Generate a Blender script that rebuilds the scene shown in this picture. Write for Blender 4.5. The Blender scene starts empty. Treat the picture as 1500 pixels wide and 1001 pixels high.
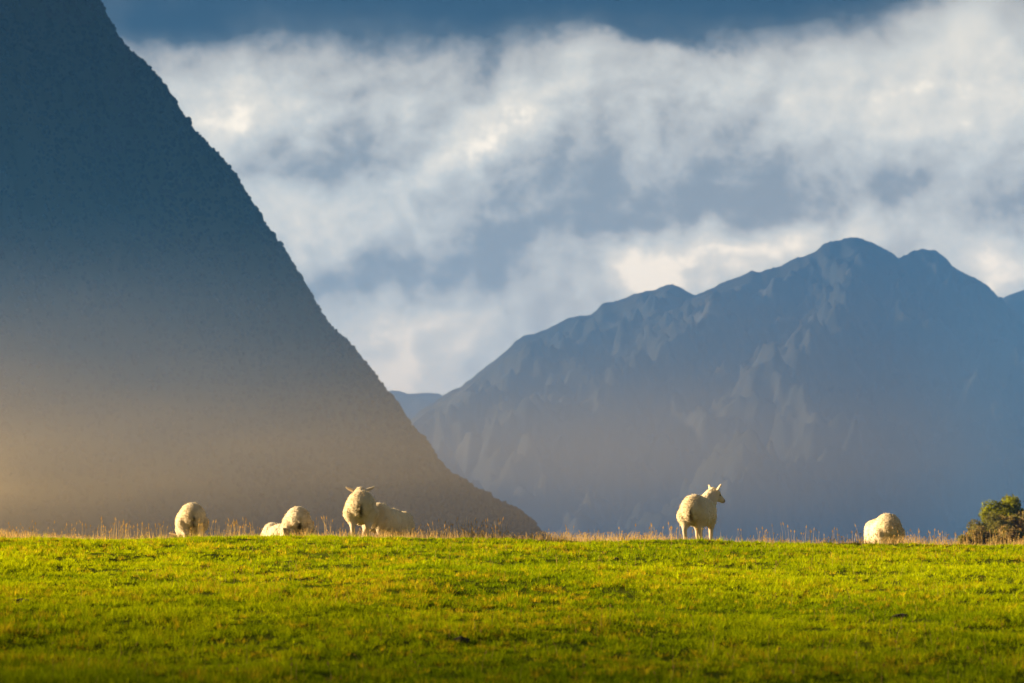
import bpy, bmesh, math, random
import numpy as np
from mathutils import Vector, Matrix, noise as mnoise

random.seed(7)
rng = np.random.default_rng(7)
SC = bpy.context.scene
COL = SC.collection
R = math.radians

# ------------------------------------------------------------------ camera
CAM_Z = 1.9
FPX = 5000.0                       # focal length in pixels of a 1500 px wide frame
HORIZON = 830.0
PITCH = math.atan((HORIZON - 500.5) / FPX)
cam_d = bpy.data.cameras.new('camera')
cam = bpy.data.objects.new('camera', cam_d)
COL.objects.link(cam)
cam.location = (0, 0, CAM_Z)
cam.rotation_euler = (R(90) + PITCH, 0, 0)
cam_d.sensor_width = 36
cam_d.lens = FPX * 36 / 1500
cam_d.clip_start = 0.5
cam_d.clip_end = 60000
cam_d.dof.use_dof = True
cam_d.dof.focus_distance = 57.5
cam_d.dof.aperture_fstop = 3.6
SC.camera = cam


def ray(px, py):
    """direction (dx/dy, dz/dy) of a point of the photograph"""
    cx, cy = (px - 750) / FPX, (500.5 - py) / FPX
    c, s = math.cos(PITCH), math.sin(PITCH)
    y = c - cy * s
    return cx / y, (s + cy * c) / y


def at(px, py, Y):
    a, b = ray(px, py)
    return a * Y, Y, CAM_Z + b * Y


# ------------------------------------------------------------------ sun, sky, exposure
SUN_EL, SUN_AZ = 13.0, 79.0        # azimuth counted from the view direction towards the left
to_sun = Vector((-math.sin(R(SUN_AZ)) * math.cos(R(SUN_EL)), math.cos(R(SUN_AZ)) * math.cos(R(SUN_EL)), math.sin(R(SUN_EL))))
sd = bpy.data.lights.new('sun', 'SUN')
sd.energy = 5.0
sd.angle = R(0.5)
sd.color = (1.0, 0.79, 0.50)
sun = bpy.data.objects.new('sun', sd)
COL.objects.link(sun)
sun.rotation_euler = (-to_sun).to_track_quat('-Z', 'Y').to_euler()
sun.location = (-20, 0, 40)

SC.view_settings.view_transform = 'Standard'
SC.view_settings.look = 'None'
SC.view_settings.exposure = 1.9
SC.view_settings.gamma = 1.0
SC.view_settings.use_curve_mapping = False
SC.render.engine = 'CYCLES'
SC.cycles.use_denoising = True
try:
    SC.cycles.denoiser = 'OPENIMAGEDENOISE'
    SC.cycles.denoising_input_passes = 'RGB_ALBEDO_NORMAL'
except Exception:
    pass
SC.cycles.max_bounces = 6
SC.cycles.diffuse_bounces = 3
SC.cycles.transmission_bounces = 4
SC.cycles.volume_bounces = 0
SC.cycles.sample_clamp_indirect = 4


def lin(r, g, b):
    f = lambda c: (c / 255) / 12.92 if c / 255 <= 0.04045 else ((c / 255 + 0.055) / 1.055) ** 2.4
    return (f(r), f(g), f(b))


class NT:
    """small helper for node trees"""
    def __init__(self, tree):
        self.t = tree

    def n(self, kind, **kw):
        nd = self.t.nodes.new(kind)
        for k, v in kw.items():
            setattr(nd, k, v)
        return nd

    def put(self, sock, v):
        if hasattr(v, 'links'):
            self.t.links.new(v, sock)
        else:
            sock.default_value = v

    def math(self, op, a, b=0.0, c=None, clamp=False):
        nd = self.n('ShaderNodeMath', operation=op, use_clamp=clamp)
        self.put(nd.inputs[0], a)
        self.put(nd.inputs[1], b)
        if c is not None:
            self.put(nd.inputs[2], c)
        return nd.outputs[0]

    def noise(self, vec, scale, detail=4, rough=0.55, out='Fac', distortion=0.0):
        nd = self.n('ShaderNodeTexNoise')
        self.put(nd.inputs['Vector'], vec)
        nd.inputs['Scale'].default_value = scale
        nd.inputs['Detail'].default_value = detail
        nd.inputs['Roughness'].default_value = rough
        nd.inputs['Distortion'].default_value = distortion
        return nd.outputs[out]

    def ramp(self, fac, stops, interp='LINEAR'):
        nd = self.n('ShaderNodeValToRGB')
        cr = nd.color_ramp
        cr.interpolation = interp
        while len(cr.elements) < len(stops):
            cr.elements.new(0.5)
        for e, (p, c) in zip(cr.elements, stops):
            e.position = p
            e.color = (*c, 1)
        self.put(nd.inputs[0], fac)
        return nd.outputs[0]

    def mix(self, fac, a, b, mode='MIX'):
        nd = self.n('ShaderNodeMix', data_type='RGBA', blend_type=mode)
        self.put(nd.inputs[0], fac)
        self.put(nd.inputs[6], a if hasattr(a, 'links') else (*a, 1))
        self.put(nd.inputs[7], b if hasattr(b, 'links') else (*b, 1))
        return nd.outputs[2]


world = bpy.data.worlds.new('World')
SC.world = world
world.use_nodes = True
wt = world.node_tree
wt.nodes.clear()
W = NT(wt)
wout = W.n('ShaderNodeOutputWorld')
skytex = W.n('ShaderNodeTexSky', sky_type='NISHITA', sun_disc=False)
skytex.sun_elevation = R(SUN_EL)
skytex.sun_rotation = R(-SUN_AZ)
bg_sky = W.n('ShaderNodeBackground')
bg_sky.inputs[1].default_value = 0.05
wt.links.new(skytex.outputs[0], bg_sky.inputs[0])
geo = W.n('ShaderNodeTexCoord')
sep = W.n('ShaderNodeSeparateXYZ')
wt.links.new(geo.outputs['Generated'], sep.inputs[0])
az = W.math('ARCTAN2', sep.outputs[0], sep.outputs[1])
el = W.math('ARCSINE', sep.outputs[2])
# cloud field in degrees of the sky
U0 = W.math('MULTIPLY', az, 180 / math.pi)
V0 = W.math('MULTIPLY', el, 180 / math.pi)
comb = W.n('ShaderNodeCombineXYZ')
W.put(comb.inputs[0], U0)
W.put(comb.inputs[1], W.math('MULTIPLY', V0, 1.12))
P = comb.outputs[0]
warp = W.noise(P, 0.55, 5, 0.6, 'Color')
ws = W.n('ShaderNodeSeparateXYZ')
wt.links.new(warp, ws.inputs[0])
U = W.math('ADD', U0, W.math('MULTIPLY', W.math('SUBTRACT', ws.outputs[0], 0.5), 2.4))
V = W.math('ADD', V0, W.math('MULTIPLY', W.math('SUBTRACT', ws.outputs[1], 0.5), 1.5))
VS = W.math('MULTIPLY_ADD', W.math('SUBTRACT', V, V0), 0.4, V0)       # the dark deck above has a softer, straighter edge
DEG = 180 / math.pi / FPX
# banks of light and dark cloud: (x, y, radius x, radius y, tilt, amount) in the photograph's measure, turned into angles of the sky
BANKS = [
    (395, 160, 95, 60, 0, .34), (310, 188, 60, 34, 0, .30), (440, 310, 100, 55, 10, .36), (560, 345, 120, 32, 10, .16),
    (740, 175, 120, 36, 32, .34), (650, 235, 80, 34, 30, .26), (830, 78, 90, 34, 0, .26), (560, 130, 90, 50, 0, .16),
    (1060, 100, 110, 45, 0, .24), (1330, 150, 190, 85, 0, .34), (1440, 40, 80, 60, 0, .36), (960, 392, 90, 34, 0, .52),
    (1120, 355, 140, 38, 8, .34), (1480, 400, 90, 40, 0, .44), (560, 520, 190, 70, 0, .30), (640, 470, 70, 30, 0, .26),
    (590, 560, 130, 40, 0, .25), (1290, 350, 140, 24, 0, .18), (940, 170, 70, 60, 0, .10),
    (560, -60, 640, 118, 0, -0.62), (230, 40, 110, 30, 0, -.30), (1150, -40, 400, 80, 0, -.40), (1000, 62, 120, 16, 0, -.20),
    (500, 200, 55, 60, 0, -.22), (410, 238, 80, 26, 0, -.24), (820, 265, 150, 50, 20, -.15), (600, 385, 190, 34, 4, -.20),
    (1070, 215, 60, 60, 0, -.14), (1250, 285, 260, 44, 0, -.18), (470, 410, 110, 30, 0, -.14), (680, 540, 60, 26, 0, -.14),
    (900, 330, 200, 22, 6, -.20), (980, 290, 120, 30, 0, -.10),
]
total = None
for (bx, by, rx, ry, tilt, amt) in BANKS:
    u0, v0 = (bx - 750) * DEG, (HORIZON - by) * DEG
    ct, st = math.cos(R(tilt)), math.sin(R(tilt))
    du = W.math('SUBTRACT', U, u0)
    dv = W.math('SUBTRACT', V if by > 30 else VS, v0)
    a = W.math('MULTIPLY_ADD', du, ct / (rx * DEG), W.math('MULTIPLY', dv, st / (rx * DEG)))
    b = W.math('MULTIPLY_ADD', dv, ct / (ry * DEG), W.math('MULTIPLY', du, -st / (ry * DEG)))
    q = W.math('MULTIPLY_ADD', a, a, W.math('MULTIPLY', b, b))
    g = W.math('MULTIPLY', W.math('POWER', 2.718, W.math('MULTIPLY', q, -0.8)), amt)
    total = g if total is None else W.math('ADD', total, g)
f1 = W.noise(P, 1.0, 9, 0.62, distortion=0.5)
f3 = W.noise(P, 3.4, 7, 0.62, distortion=0.6)
f2 = W.noise(P, 0.22, 5, 0.55)
# billows: the side of each lump that faces the sun (upper left) is lighter
shift = W.n('ShaderNodeVectorMath', operation='ADD')
W.put(shift.inputs[0], P)
shift.inputs[1].default_value = (-0.26, 0.20, 0)
relief = W.math('SUBTRACT', W.noise(P, 0.95, 8, 0.56, distortion=0.2), W.noise(shift.outputs[0], 0.95, 8, 0.56, distortion=0.2))
field = W.math('MULTIPLY_ADD', W.math('SUBTRACT', f1, 0.5), 0.50, 0.0)
field = W.math('MULTIPLY_ADD', W.math('SUBTRACT', f2, 0.5), 0.30, field)
field = W.math('MULTIPLY_ADD', W.math('SUBTRACT', f3, 0.5), 0.17, field)
field = W.math('MULTIPLY_ADD', relief, 0.85, field)
calm = W.math('MULTIPLY_ADD', W.math('MULTIPLY', W.math('SUBTRACT', V0, 8.1), 1.0, clamp=True), -0.72, 1.0)
field = W.math('MULTIPLY', field, calm)
field = W.math('ADD', field, W.math('ADD', W.math('MULTIPLY', total, 1.2), 0.48))
# the deck of cloud darkens overhead
field = W.math('SUBTRACT', field, W.math('MULTIPLY', W.math('MULTIPLY', W.math('SUBTRACT', V0, 9.5), 0.12, clamp=True), 0.42))
field = W.math('MULTIPLY_ADD', W.math('SUBTRACT', field, 0.6), 0.86, 0.585)
floor_ = W.math('MULTIPLY', W.math('MULTIPLY', W.math('SUBTRACT', 9.0, V0), 1.0, clamp=True), 0.30)
field = W.math('SMOOTH_MAX', field, floor_, 0.16)
cl_col = W.ramp(field, [(0.0, (0.008, 0.018, 0.035)), (0.14, (0.07, 0.078, 0.085)), (0.28, (0.30, 0.285, 0.26)), (0.42, (0.56, 0.51, 0.43)),
                        (0.66, (0.78, 0.725, 0.61)), (0.86, (1.01, 0.89, 0.70)), (1.0, (1.40, 1.18, 0.88))])
cl_col = W.mix(W.math('SUBTRACT', 1.0, W.math('MULTIPLY', W.math('SUBTRACT', V0, 1.5), 0.2, clamp=True)), cl_col, W.mix(1.0, cl_col, (1.22, 1.02, 0.78), 'MULTIPLY'))
bg_cl = W.n('ShaderNodeBackground')
wt.links.new(cl_col, bg_cl.inputs[0])
bg_cl.inputs[1].default_value = 0.265
mixw = W.n('ShaderNodeMixShader')
mixw.inputs[0].default_value = 0.985
wt.links.new(bg_sky.outputs[0], mixw.inputs[1])
wt.links.new(bg_cl.outputs[0], mixw.inputs[2])
wt.links.new(mixw.outputs[0], wout.inputs[0])
world.cycles.sampling_method = 'MANUAL'
world.cycles.sample_map_resolution = 512


# ------------------------------------------------------------------ helpers
def _hash(ix, iy, seed):
    h = (ix.astype(np.int64) * 374761393 + iy.astype(np.int64) * 668265263 + seed * 974711) & 0xFFFFFFFF
    h = ((h ^ (h >> 13)) * 1274126177) & 0xFFFFFFFF
    h = ((h ^ (h >> 16)) * 2246822519) & 0xFFFFFFFF
    return ((h ^ (h >> 15)) & 0xFFFFFF) / float(0xFFFFFF) * 2 - 1


def vnoise(x, y, seed=0):
    x, y = np.asarray(x, float), np.asarray(y, float)
    ix, iy = np.floor(x), np.floor(y)
    fx, fy = x - ix, y - iy
    fx, fy = fx * fx * fx * (fx * (fx * 6 - 15) + 10), fy * fy * fy * (fy * (fy * 6 - 15) + 10)
    a, b = _hash(ix, iy, seed), _hash(ix + 1, iy, seed)
    c, d = _hash(ix, iy + 1, seed), _hash(ix + 1, iy + 1, seed)
    return (a * (1 - fx) + b * fx) * (1 - fy) + (c * (1 - fx) + d * fx) * fy


def fbm(x, y, octs=4, seed=0, gain=0.5):
    s, a = 0.0, 1.0
    for o in range(octs):
        s = s + a * vnoise(x * 2 ** o + 17.3 * o, y * 2 ** o - 9.1 * o, seed + o)
        a *= gain
    return s


def ridged(x, y, octs=4, seed=0, gain=0.5):
    s, a = 0.0, 1.0
    for o in range(octs):
        s = s + a * (1 - 2 * np.abs(vnoise(x * 2 ** o + 31.7 * o, y * 2 ** o + 3.3 * o, seed + o)))
        a *= gain
    return s


def smooth01(t):
    t = np.clip(t, 0, 1)
    return t * t * (3 - 2 * t)


def mesh_np(name, verts, faces, mat, parent=None, col=None, smooth=False):
    """verts (n,3), faces (m,k) with one k for the whole mesh"""
    verts = np.ascontiguousarray(verts, dtype=np.float32)
    faces = np.ascontiguousarray(faces, dtype=np.int32)
    me = bpy.data.meshes.new(name)
    m, k = faces.shape
    me.vertices.add(len(verts))
    me.vertices.foreach_set('co', verts.ravel())
    me.loops.add(m * k)
    me.loops.foreach_set('vertex_index', faces.ravel())
    me.polygons.add(m)
    me.polygons.foreach_set('loop_start', np.arange(0, m * k, k, dtype=np.int32))
    me.polygons.foreach_set('use_smooth', np.full(m, smooth, dtype=bool))
    me.update(calc_edges=True)
    if col is not None:
        ca = me.color_attributes.new('Col', 'FLOAT_COLOR', 'POINT')
        rgba = np.ones((len(verts), 4), dtype=np.float32)
        rgba[:, :3] = col
        ca.data.foreach_set('color', rgba.ravel())
    if mat:
        me.materials.append(mat)
    o = bpy.data.objects.new(name, me)
    COL.objects.link(o)
    if parent:
        o.parent = parent
    return o


def grid_faces(nx, ny):
    i = np.arange(nx - 1)[None, :] + np.arange(ny - 1)[:, None] * nx
    i = i.ravel()
    return np.stack([i, i + 1, i + 1 + nx, i + nx], 1)


def tag(o, label, cat, group=None):
    o['label'] = label
    o['category'] = cat
    if group:
        o['group'] = group


def new_mat(name):
    m = bpy.data.materials.new(name)
    m.use_nodes = True
    m.node_tree.nodes.clear()
    return m, NT(m.node_tree)


def leafy(name, translucency=0.5, tint=(1, 1, 1), warm=None, gain=1.0):
    """thin leaf: diffuse and light shining through, colour from the leaf's own attribute"""
    m, N = new_mat(name)
    a = N.n('ShaderNodeAttribute', attribute_name='Col')
    d = N.n('ShaderNodeBsdfDiffuse')
    t = N.n('ShaderNodeBsdfTranslucent')
    mx = N.n('ShaderNodeMixShader')
    o = N.n('ShaderNodeOutputMaterial')
    N.put(d.inputs[0], a.outputs[0])
    N.put(t.inputs[0], N.mix(1.0, a.outputs[0], tint, 'MULTIPLY'))
    mx.inputs[0].default_value = translucency
    N.put(mx.inputs[1], d.outputs[0])
    N.put(mx.inputs[2], t.outputs[0])
    N.put(o.inputs[0], mx.outputs[0])
    return m


# ------------------------------------------------------------------ the terrain
Y_A, Y_B = 54.5, 63.5              # the rounding of the crest
S_UP, S_DN = 0.042, -0.20


def ground_base(y):
    y = np.asarray(y, float)
    k = (S_DN - S_UP) / (Y_B - Y_A)
    t = np.clip(y - Y_A, 0, Y_B - Y_A)
    z = S_UP * np.minimum(y, Y_A) + S_UP * t + 0.5 * k * t * t
    far = np.clip(y - Y_B, 0, None)
    z = z - 26.0 * (1 - np.exp(-far * 0.20 / 26.0))
    return z


KN = at(1560, 800, 300)


def ground_z(x, y):
    x, y = np.asarray(x, float), np.asarray(y, float)
    near = smooth01((90 - y) / 20) * smooth01((60 - np.abs(x)) / 30)
    z = ground_base(y) - 0.0088 * np.clip(x, -40, 40) * smooth01((120 - y) / 60)
    front = smooth01((y - 18) / 8)
    z = z + near * (0.055 * fbm(x * 0.30, y * 0.22, 2, 3) + 0.024 * fbm(x * 0.9, y * 0.7, 3, 11) * smooth01((58 - y) / 5)
                    + 0.02 * fbm(x * 1.6, y * 1.1, 2, 12))
    # scrubby knoll to the right, out in the valley
    d2 = ((x - KN[0]) / 34.0) ** 2 + ((y - KN[1]) / 60.0) ** 2
    z = z + 26.0 * np.exp(-d2 * 1.1)
    return z


def axis(fine_lo, fine_hi, step, lo, hi, grow=1.22):
    pts = list(np.arange(fine_lo, fine_hi + 1e-6, step))
    s, p = step, fine_lo
    left = []
    while p > lo:
        s *= grow
        p -= s
        left.append(max(p, lo))
    s, p = step, fine_hi
    right = []
    while p < hi:
        s *= grow
        p += s
        right.append(min(p, hi))
    return np.array(left[::-1] + pts + right)


gx = axis(-15, 15, 0.16, -9000, 9000, 1.16)
gy = axis(16, 68, 0.16, -3000, 12000, 1.16)
GX, GY = np.meshgrid(gx, gy)
GZ = ground_z(GX, GY)
m_field, N = new_mat('pasture_soil')
tc = N.n('ShaderNodeTexCoord')
c1 = N.noise(tc.outputs['Object'], 1.3, 5, 0.6)
c2 = N.noise(tc.outputs['Object'], 0.15, 3, 0.5)
cc = N.ramp(c1, [(0.3, (0.06, 0.085, 0.006)), (0.55, (0.11, 0.14, 0.008)), (0.75, (0.15, 0.15, 0.015))])
cc = N.mix(c2, cc, (0.05, 0.055, 0.012))
bs = N.n('ShaderNodeBsdfPrincipled')
bs.inputs['Roughness'].default_value = 0.95
bs.inputs['Specular IOR Level'].default_value = 0.0
N.put(bs.inputs['Base Color'], cc)
ou = N.n('ShaderNodeOutputMaterial')
N.put(ou.inputs[0], bs.outputs[0])
ground = mesh_np('ground', np.stack([GX.ravel(), GY.ravel(), GZ.ravel()], 1), grid_faces(len(gx), len(gy)), m_field, smooth=True)
ground['kind'] = 'structure'


# ------------------------------------------------------------------ mountains
def ridge_line(pts, Y):
    p = np.array([at(a, b, Y) for a, b in pts])
    return p[:, 0], p[:, 2]


def mountain(name, pts, Y, half, nx, ny, xr, back, steep, gully, gscale, seed, mat, floor=-40, skew=0.0, wig=1.5, bend=0.0):
    rx, rz = ridge_line(pts, Y)
    xs = np.linspace(xr[0], xr[1], nx)
    t = np.linspace(0, 1, ny)
    ys = np.concatenate([-half * (t[::-1] ** 1.35), back * (t[1:] ** 1.35)])
    X, DY = np.meshgrid(xs, ys)
    top = np.interp(X + DY * skew, rx, rz) + wig * fbm(X / (gscale * 0.30), DY * 0 + 5, 4, seed + 9)
    far = np.clip(np.abs(DY) / (gscale * 0.8), 0, 1)
    g = ridged(X / gscale + 0.45 * DY / gscale, DY / gscale * 0.45, 6, seed, 0.58) - 0.75
    g2 = fbm(X / (gscale * 0.22), DY / (gscale * 0.22), 4, seed + 5)
    drop = steep * np.abs(DY)
    Z = top - drop + far * gully * g * 0.8 - far * gully * 0.35 + gully * 0.12 * g2 * far
    Z = np.minimum(Z, top - 0.35 * drop)
    # foot runs out gently into the valley floor
    Z = np.where(Z < 30 + floor, floor + 30 * np.exp((Z - 30 - floor) / 30), Z)
    o = mesh_np(name, np.stack([X.ravel(), (Y + DY).ravel(), Z.ravel()], 1), grid_faces(nx, len(ys)), mat, smooth=True)
    o['kind'] = 'structure'
    return o, X, Y + DY, Z


def spur_mountain(name, pts, Y, spurs, nx, ny, xr, half, back, face, side, mat, seed, floor=-45, rough=21.0, wig=4.0):
    """a crest traced from the skyline with spurs that run out towards the valley, bowls and ravines between them"""
    rx, rz = ridge_line(pts, Y)
    xs = np.linspace(xr[0], xr[1], nx)
    t = np.linspace(0, 1, ny)
    ys = np.concatenate([-half * (t[::-1] ** 1.25), back * (t[1:20] / t[19] * 1.0)])
    X, DY = np.meshgrid(xs, ys)
    D = np.abs(DY)
    top = np.interp(X, rx, rz) + wig * (ridged(X / 70.0, DY * 0 + 5, 5, seed + 9, 0.6) - 0.5)
    WXn = X + 46 * fbm(X / 210, DY / 210, 3, seed + 20) * np.clip(D / 200, 0, 1)
    Z = top - face * D
    for (px, k, sl, cut) in spurs:
        x0 = at(px, 400, Y)[0]
        h0 = np.interp(x0, rx, rz) - cut
        xs_ = x0 + k * D + 22 * np.sin(D / 130.0 + px)
        zs = h0 - sl * D - 14 * np.sin(D / 95.0 + px * 1.7) * np.clip(D / 150, 0, 1)
        zz = zs - side * np.abs(WXn - xs_) / math.sqrt(1 + k * k)
        m = np.maximum(Z, zz)
        Z = m + 2.5 * np.exp(-np.abs(Z - zz) / 9.0)
        # ribs down the flanks of the spur
    far = np.clip(D / 120, 0, 1)
    far = 0.10 + 0.90 * np.clip(D / 140, 0, 1)
    wx_ = X + 40 * fbm(X / 160, DY / 160, 3, seed + 31)
    Z = Z + far * (rough * 1.0 * (ridged(wx_ / 130 + DY / 330, DY / 190 - X / 500, 6, seed, 0.6) - 0.7)
                   + rough * 0.85 * (ridged(wx_ / 62 + DY / 260, DY / 210, 5, seed + 3, 0.6) - 0.7) * np.clip(D / 90, 0, 1)
                   + rough * 0.34 * fbm(X / 24, DY / 24, 3, seed + 5))
    Z = np.minimum(np.where(D < 1, top, Z), top - 0.10 * D)
    Z = np.where(Z < 30 + floor, floor + 30 * np.exp((Z - 30 - floor) / 30), Z)
    o = mesh_np(name, np.stack([X.ravel(), (Y + DY).ravel(), Z.ravel()], 1), grid_faces(nx, len(ys)), mat, smooth=True)
    o['kind'] = 'structure'
    return o


def rock_mat(name, dark, mid, light, streak, sc):
    m, N = new_mat(name)
    tc = N.n('ShaderNodeTexCoord')
    mp = N.n('ShaderNodeMapping')
    mp.inputs['Scale'].default_value = (1, 0.5, 0.35)
    N.put(mp.inputs[0], tc.outputs['Object'])
    a = N.noise(mp.outputs[0], sc, 7, 0.62, distortion=0.5)
    b = N.noise(tc.outputs['Object'], sc * 4.0, 6, 0.65)
    col = N.ramp(a, [(0.30, dark), (0.5, mid), (0.66, light)])
    col = N.mix(N.math('MULTIPLY', b, 0.6), col, dark)
    mp2 = N.n('ShaderNodeMapping')
    mp2.inputs['Scale'].default_value = (1, 0.3, 0.22)
    mp2.inputs['Rotation'].default_value = (0, R(32), 0)
    N.put(mp2.inputs[0], tc.outputs['Object'])
    s = N.noise(mp2.outputs[0], sc * 3.0, 5, 0.55)
    s = N.math('MULTIPLY', N.math('SUBTRACT', s, 0.60), 7.0, clamp=True)
    col = N.mix(s, col, streak)
    bs = N.n('ShaderNodeBsdfPrincipled')
    bs.inputs['Roughness'].default_value = 0.95
    bs.inputs['Specular IOR Level'].default_value = 0.05
    N.put(bs.inputs['Base Color'], col)
    ou = N.n('ShaderNodeOutputMaterial')
    N.put(ou.inputs[0], bs.outputs[0])
    return m


LEFT = [(-1400, 700), (-900, 420), (-500, 40), (-250, -190), (-60, -230), (60, -130), (150, 4), (170, 40), (195, 72), (215, 92), (240, 122),
        (255, 140), (270, 165), (290, 192), (310, 213), (330, 229), (345, 252), (357, 272), (368, 292), (385, 317), (400, 342),
        (420, 368), (435, 397), (450, 418), (465, 442), (480, 467), (495, 488), (515, 512), (535, 533), (555, 557), (575, 573),
        (590, 598), (605, 623), (625, 648), (640, 673), (660, 689), (680, 701), (700, 714), (720, 728), (735, 739), (750, 746),
        (765, 754), (785, 769), (800, 784), (815, 796), (860, 830), (1000, 900), (1300, 960)]
RIGHT = [(-400, 1000), (300, 860), (500, 704), (560, 652), (600, 614), (650, 580), (680, 560), (705, 543), (730, 525), (755, 503), (780, 490),
         (810, 476), (835, 464), (860, 460), (885, 447), (905, 437), (925, 430), (945, 429), (965, 422), (985, 416), (1000, 420),
         (1018, 432), (1040, 422), (1065, 410), (1090, 402), (1105, 400), (1130, 390), (1155, 384), (1175, 380), (1195, 368),
         (1215, 355), (1235, 349), (1255, 349), (1275, 355), (1295, 366), (1317, 381), (1333, 371), (1350, 366), (1370, 369),
         (1388, 381), (1400, 393), (1420, 405), (1445, 428), (1462, 440), (1500, 474), (1600, 540), (1800, 660), (2300, 860)]
EAST = [(900, 860), (1150, 660), (1300, 560), (1400, 480), (1462, 438), (1480, 431), (1500, 426), (1560, 405), (1620, 396), (1700, 410), (1800, 440),
        (1950, 520), (2200, 640), (2700, 860)]
GAP = [(100, 760), (350, 640), (480, 592), (560, 574), (580, 572), (600, 577), (615, 573), (630, 574), (650, 581), (700, 600), (800, 640), (1000, 740), (1300, 860)]

Y_L, Y_R, Y_E, Y_G = 1600.0, 6400.0, 6900.0, 8200.0
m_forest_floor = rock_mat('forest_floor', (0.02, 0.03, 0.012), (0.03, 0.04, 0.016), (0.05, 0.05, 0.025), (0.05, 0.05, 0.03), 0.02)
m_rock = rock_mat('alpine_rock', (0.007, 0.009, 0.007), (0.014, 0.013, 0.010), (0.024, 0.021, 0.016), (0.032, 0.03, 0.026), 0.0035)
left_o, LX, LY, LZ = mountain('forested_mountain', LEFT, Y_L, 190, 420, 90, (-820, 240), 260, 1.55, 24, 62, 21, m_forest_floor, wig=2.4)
SPURS = [(700, -0.30, 0.36, 10), (800, -0.35, 0.38, 15), (860, -0.10, 0.40, 20), (925, -0.45, 0.42, 8), (990, -0.20, 0.44, 5), (1040, -0.35, 0.50, 20), (1100, -0.62, 0.44, 6),
         (1130, -0.30, 0.46, 30), (1190, -0.70, 0.46, 10), (1245, -0.25, 0.44, 6), (1270, 0.22, 0.50, 25), (1300, -0.45, 0.52, 40), (1350, -0.28, 0.46, 6), (1385, 0.20, 0.50, 10), (1440, -0.40, 0.46, 15),
         (1500, -0.1, 0.42, 15), (1600, 0.2, 0.40, 15), (600, -0.2, 0.34, 10)]
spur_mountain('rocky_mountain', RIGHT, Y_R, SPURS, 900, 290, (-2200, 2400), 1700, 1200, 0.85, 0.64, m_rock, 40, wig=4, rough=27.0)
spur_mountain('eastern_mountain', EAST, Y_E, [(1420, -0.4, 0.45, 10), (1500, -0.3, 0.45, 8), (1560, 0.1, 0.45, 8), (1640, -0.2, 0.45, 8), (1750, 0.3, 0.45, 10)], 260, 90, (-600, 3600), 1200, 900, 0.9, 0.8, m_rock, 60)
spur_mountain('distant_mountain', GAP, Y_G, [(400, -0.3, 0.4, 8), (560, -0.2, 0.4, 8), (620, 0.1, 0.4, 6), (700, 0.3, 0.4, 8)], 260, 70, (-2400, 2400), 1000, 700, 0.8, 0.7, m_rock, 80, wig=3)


# added unseen sun blocker, mountain-shaped: its edge shades the near end of the pasture
kx = -2600.0
kt = -kx / -(-math.sin(R(SUN_AZ)) * math.cos(R(SUN_EL)))
ky, kz = 31.0 + kt * to_sun.y, 1.6 + kt * to_sun.z
wx = np.linspace(-900, 900, 61)
wy = np.concatenate([np.linspace(-1500, ky - 400, 50), np.linspace(ky - 380, ky + 420, 81)])
WX, WY = np.meshgrid(wx, wy)
WT = np.minimum(kz + 30 + 6 * fbm(WY / 60, WY * 0, 3, 91), kz + (ky - WY) * 1.7)
WT = np.minimum(WT, kz + 30 - 0.5 * np.clip(-600 - WY, 0, None))
WZ = np.maximum(WT - 0.9 * np.abs(WX) - 10 * np.abs(fbm(WX / 90, WY / 90, 4, 95)) * np.clip(np.abs(WX) / 60, 0, 1), -45)
sun_blocker = mesh_np('unseen_sun_blocker', np.stack([(kx + WX).ravel(), WY.ravel(), WZ.ravel()], 1), grid_faces(len(wx), len(wy)), m_rock, smooth=True)
sun_blocker['kind'] = 'structure'


# the wood that covers the near mountain: one mass of thousands of crowns
def crown_proto(seed, sub=2):
    bm = bmesh.new()
    bmesh.ops.create_icosphere(bm, subdivisions=sub, radius=1.0)
    for v in bm.verts:
        k = 1 + 0.38 * mnoise.noise(v.co * 1.9 + Vector((seed * 7.1, 0, 0))) + 0.22 * mnoise.noise(v.co * 4.2 + Vector((0, seed * 3.3, 0)))
        v.co = v.co * k
    vs = np.array([v.co[:] for v in bm.verts])
    fs = np.array([[v.index for v in f.verts] for f in bm.faces])
    bm.free()
    return vs, fs


protos = [crown_proto(i, 1 if i < 0 else 2) for i in range(6)]
vis = (LZ > -20)
ny_, nx_ = LZ.shape
nt = 75000
jy = rng.random(nt) ** 0.9 * (90 + 5)
jx = rng.random(nt) * (nx_ - 2)
i0, j0 = np.clip(jy.astype(int), 0, ny_ - 2), jx.astype(int)
fi, fj = jy - i0, jx - j0


def bil(A):
    return (A[i0, j0] * (1 - fi) + A[i0 + 1, j0] * fi) * (1 - fj) + (A[i0, j0 + 1] * (1 - fi) + A[i0 + 1, j0 + 1] * fi) * fj


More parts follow.
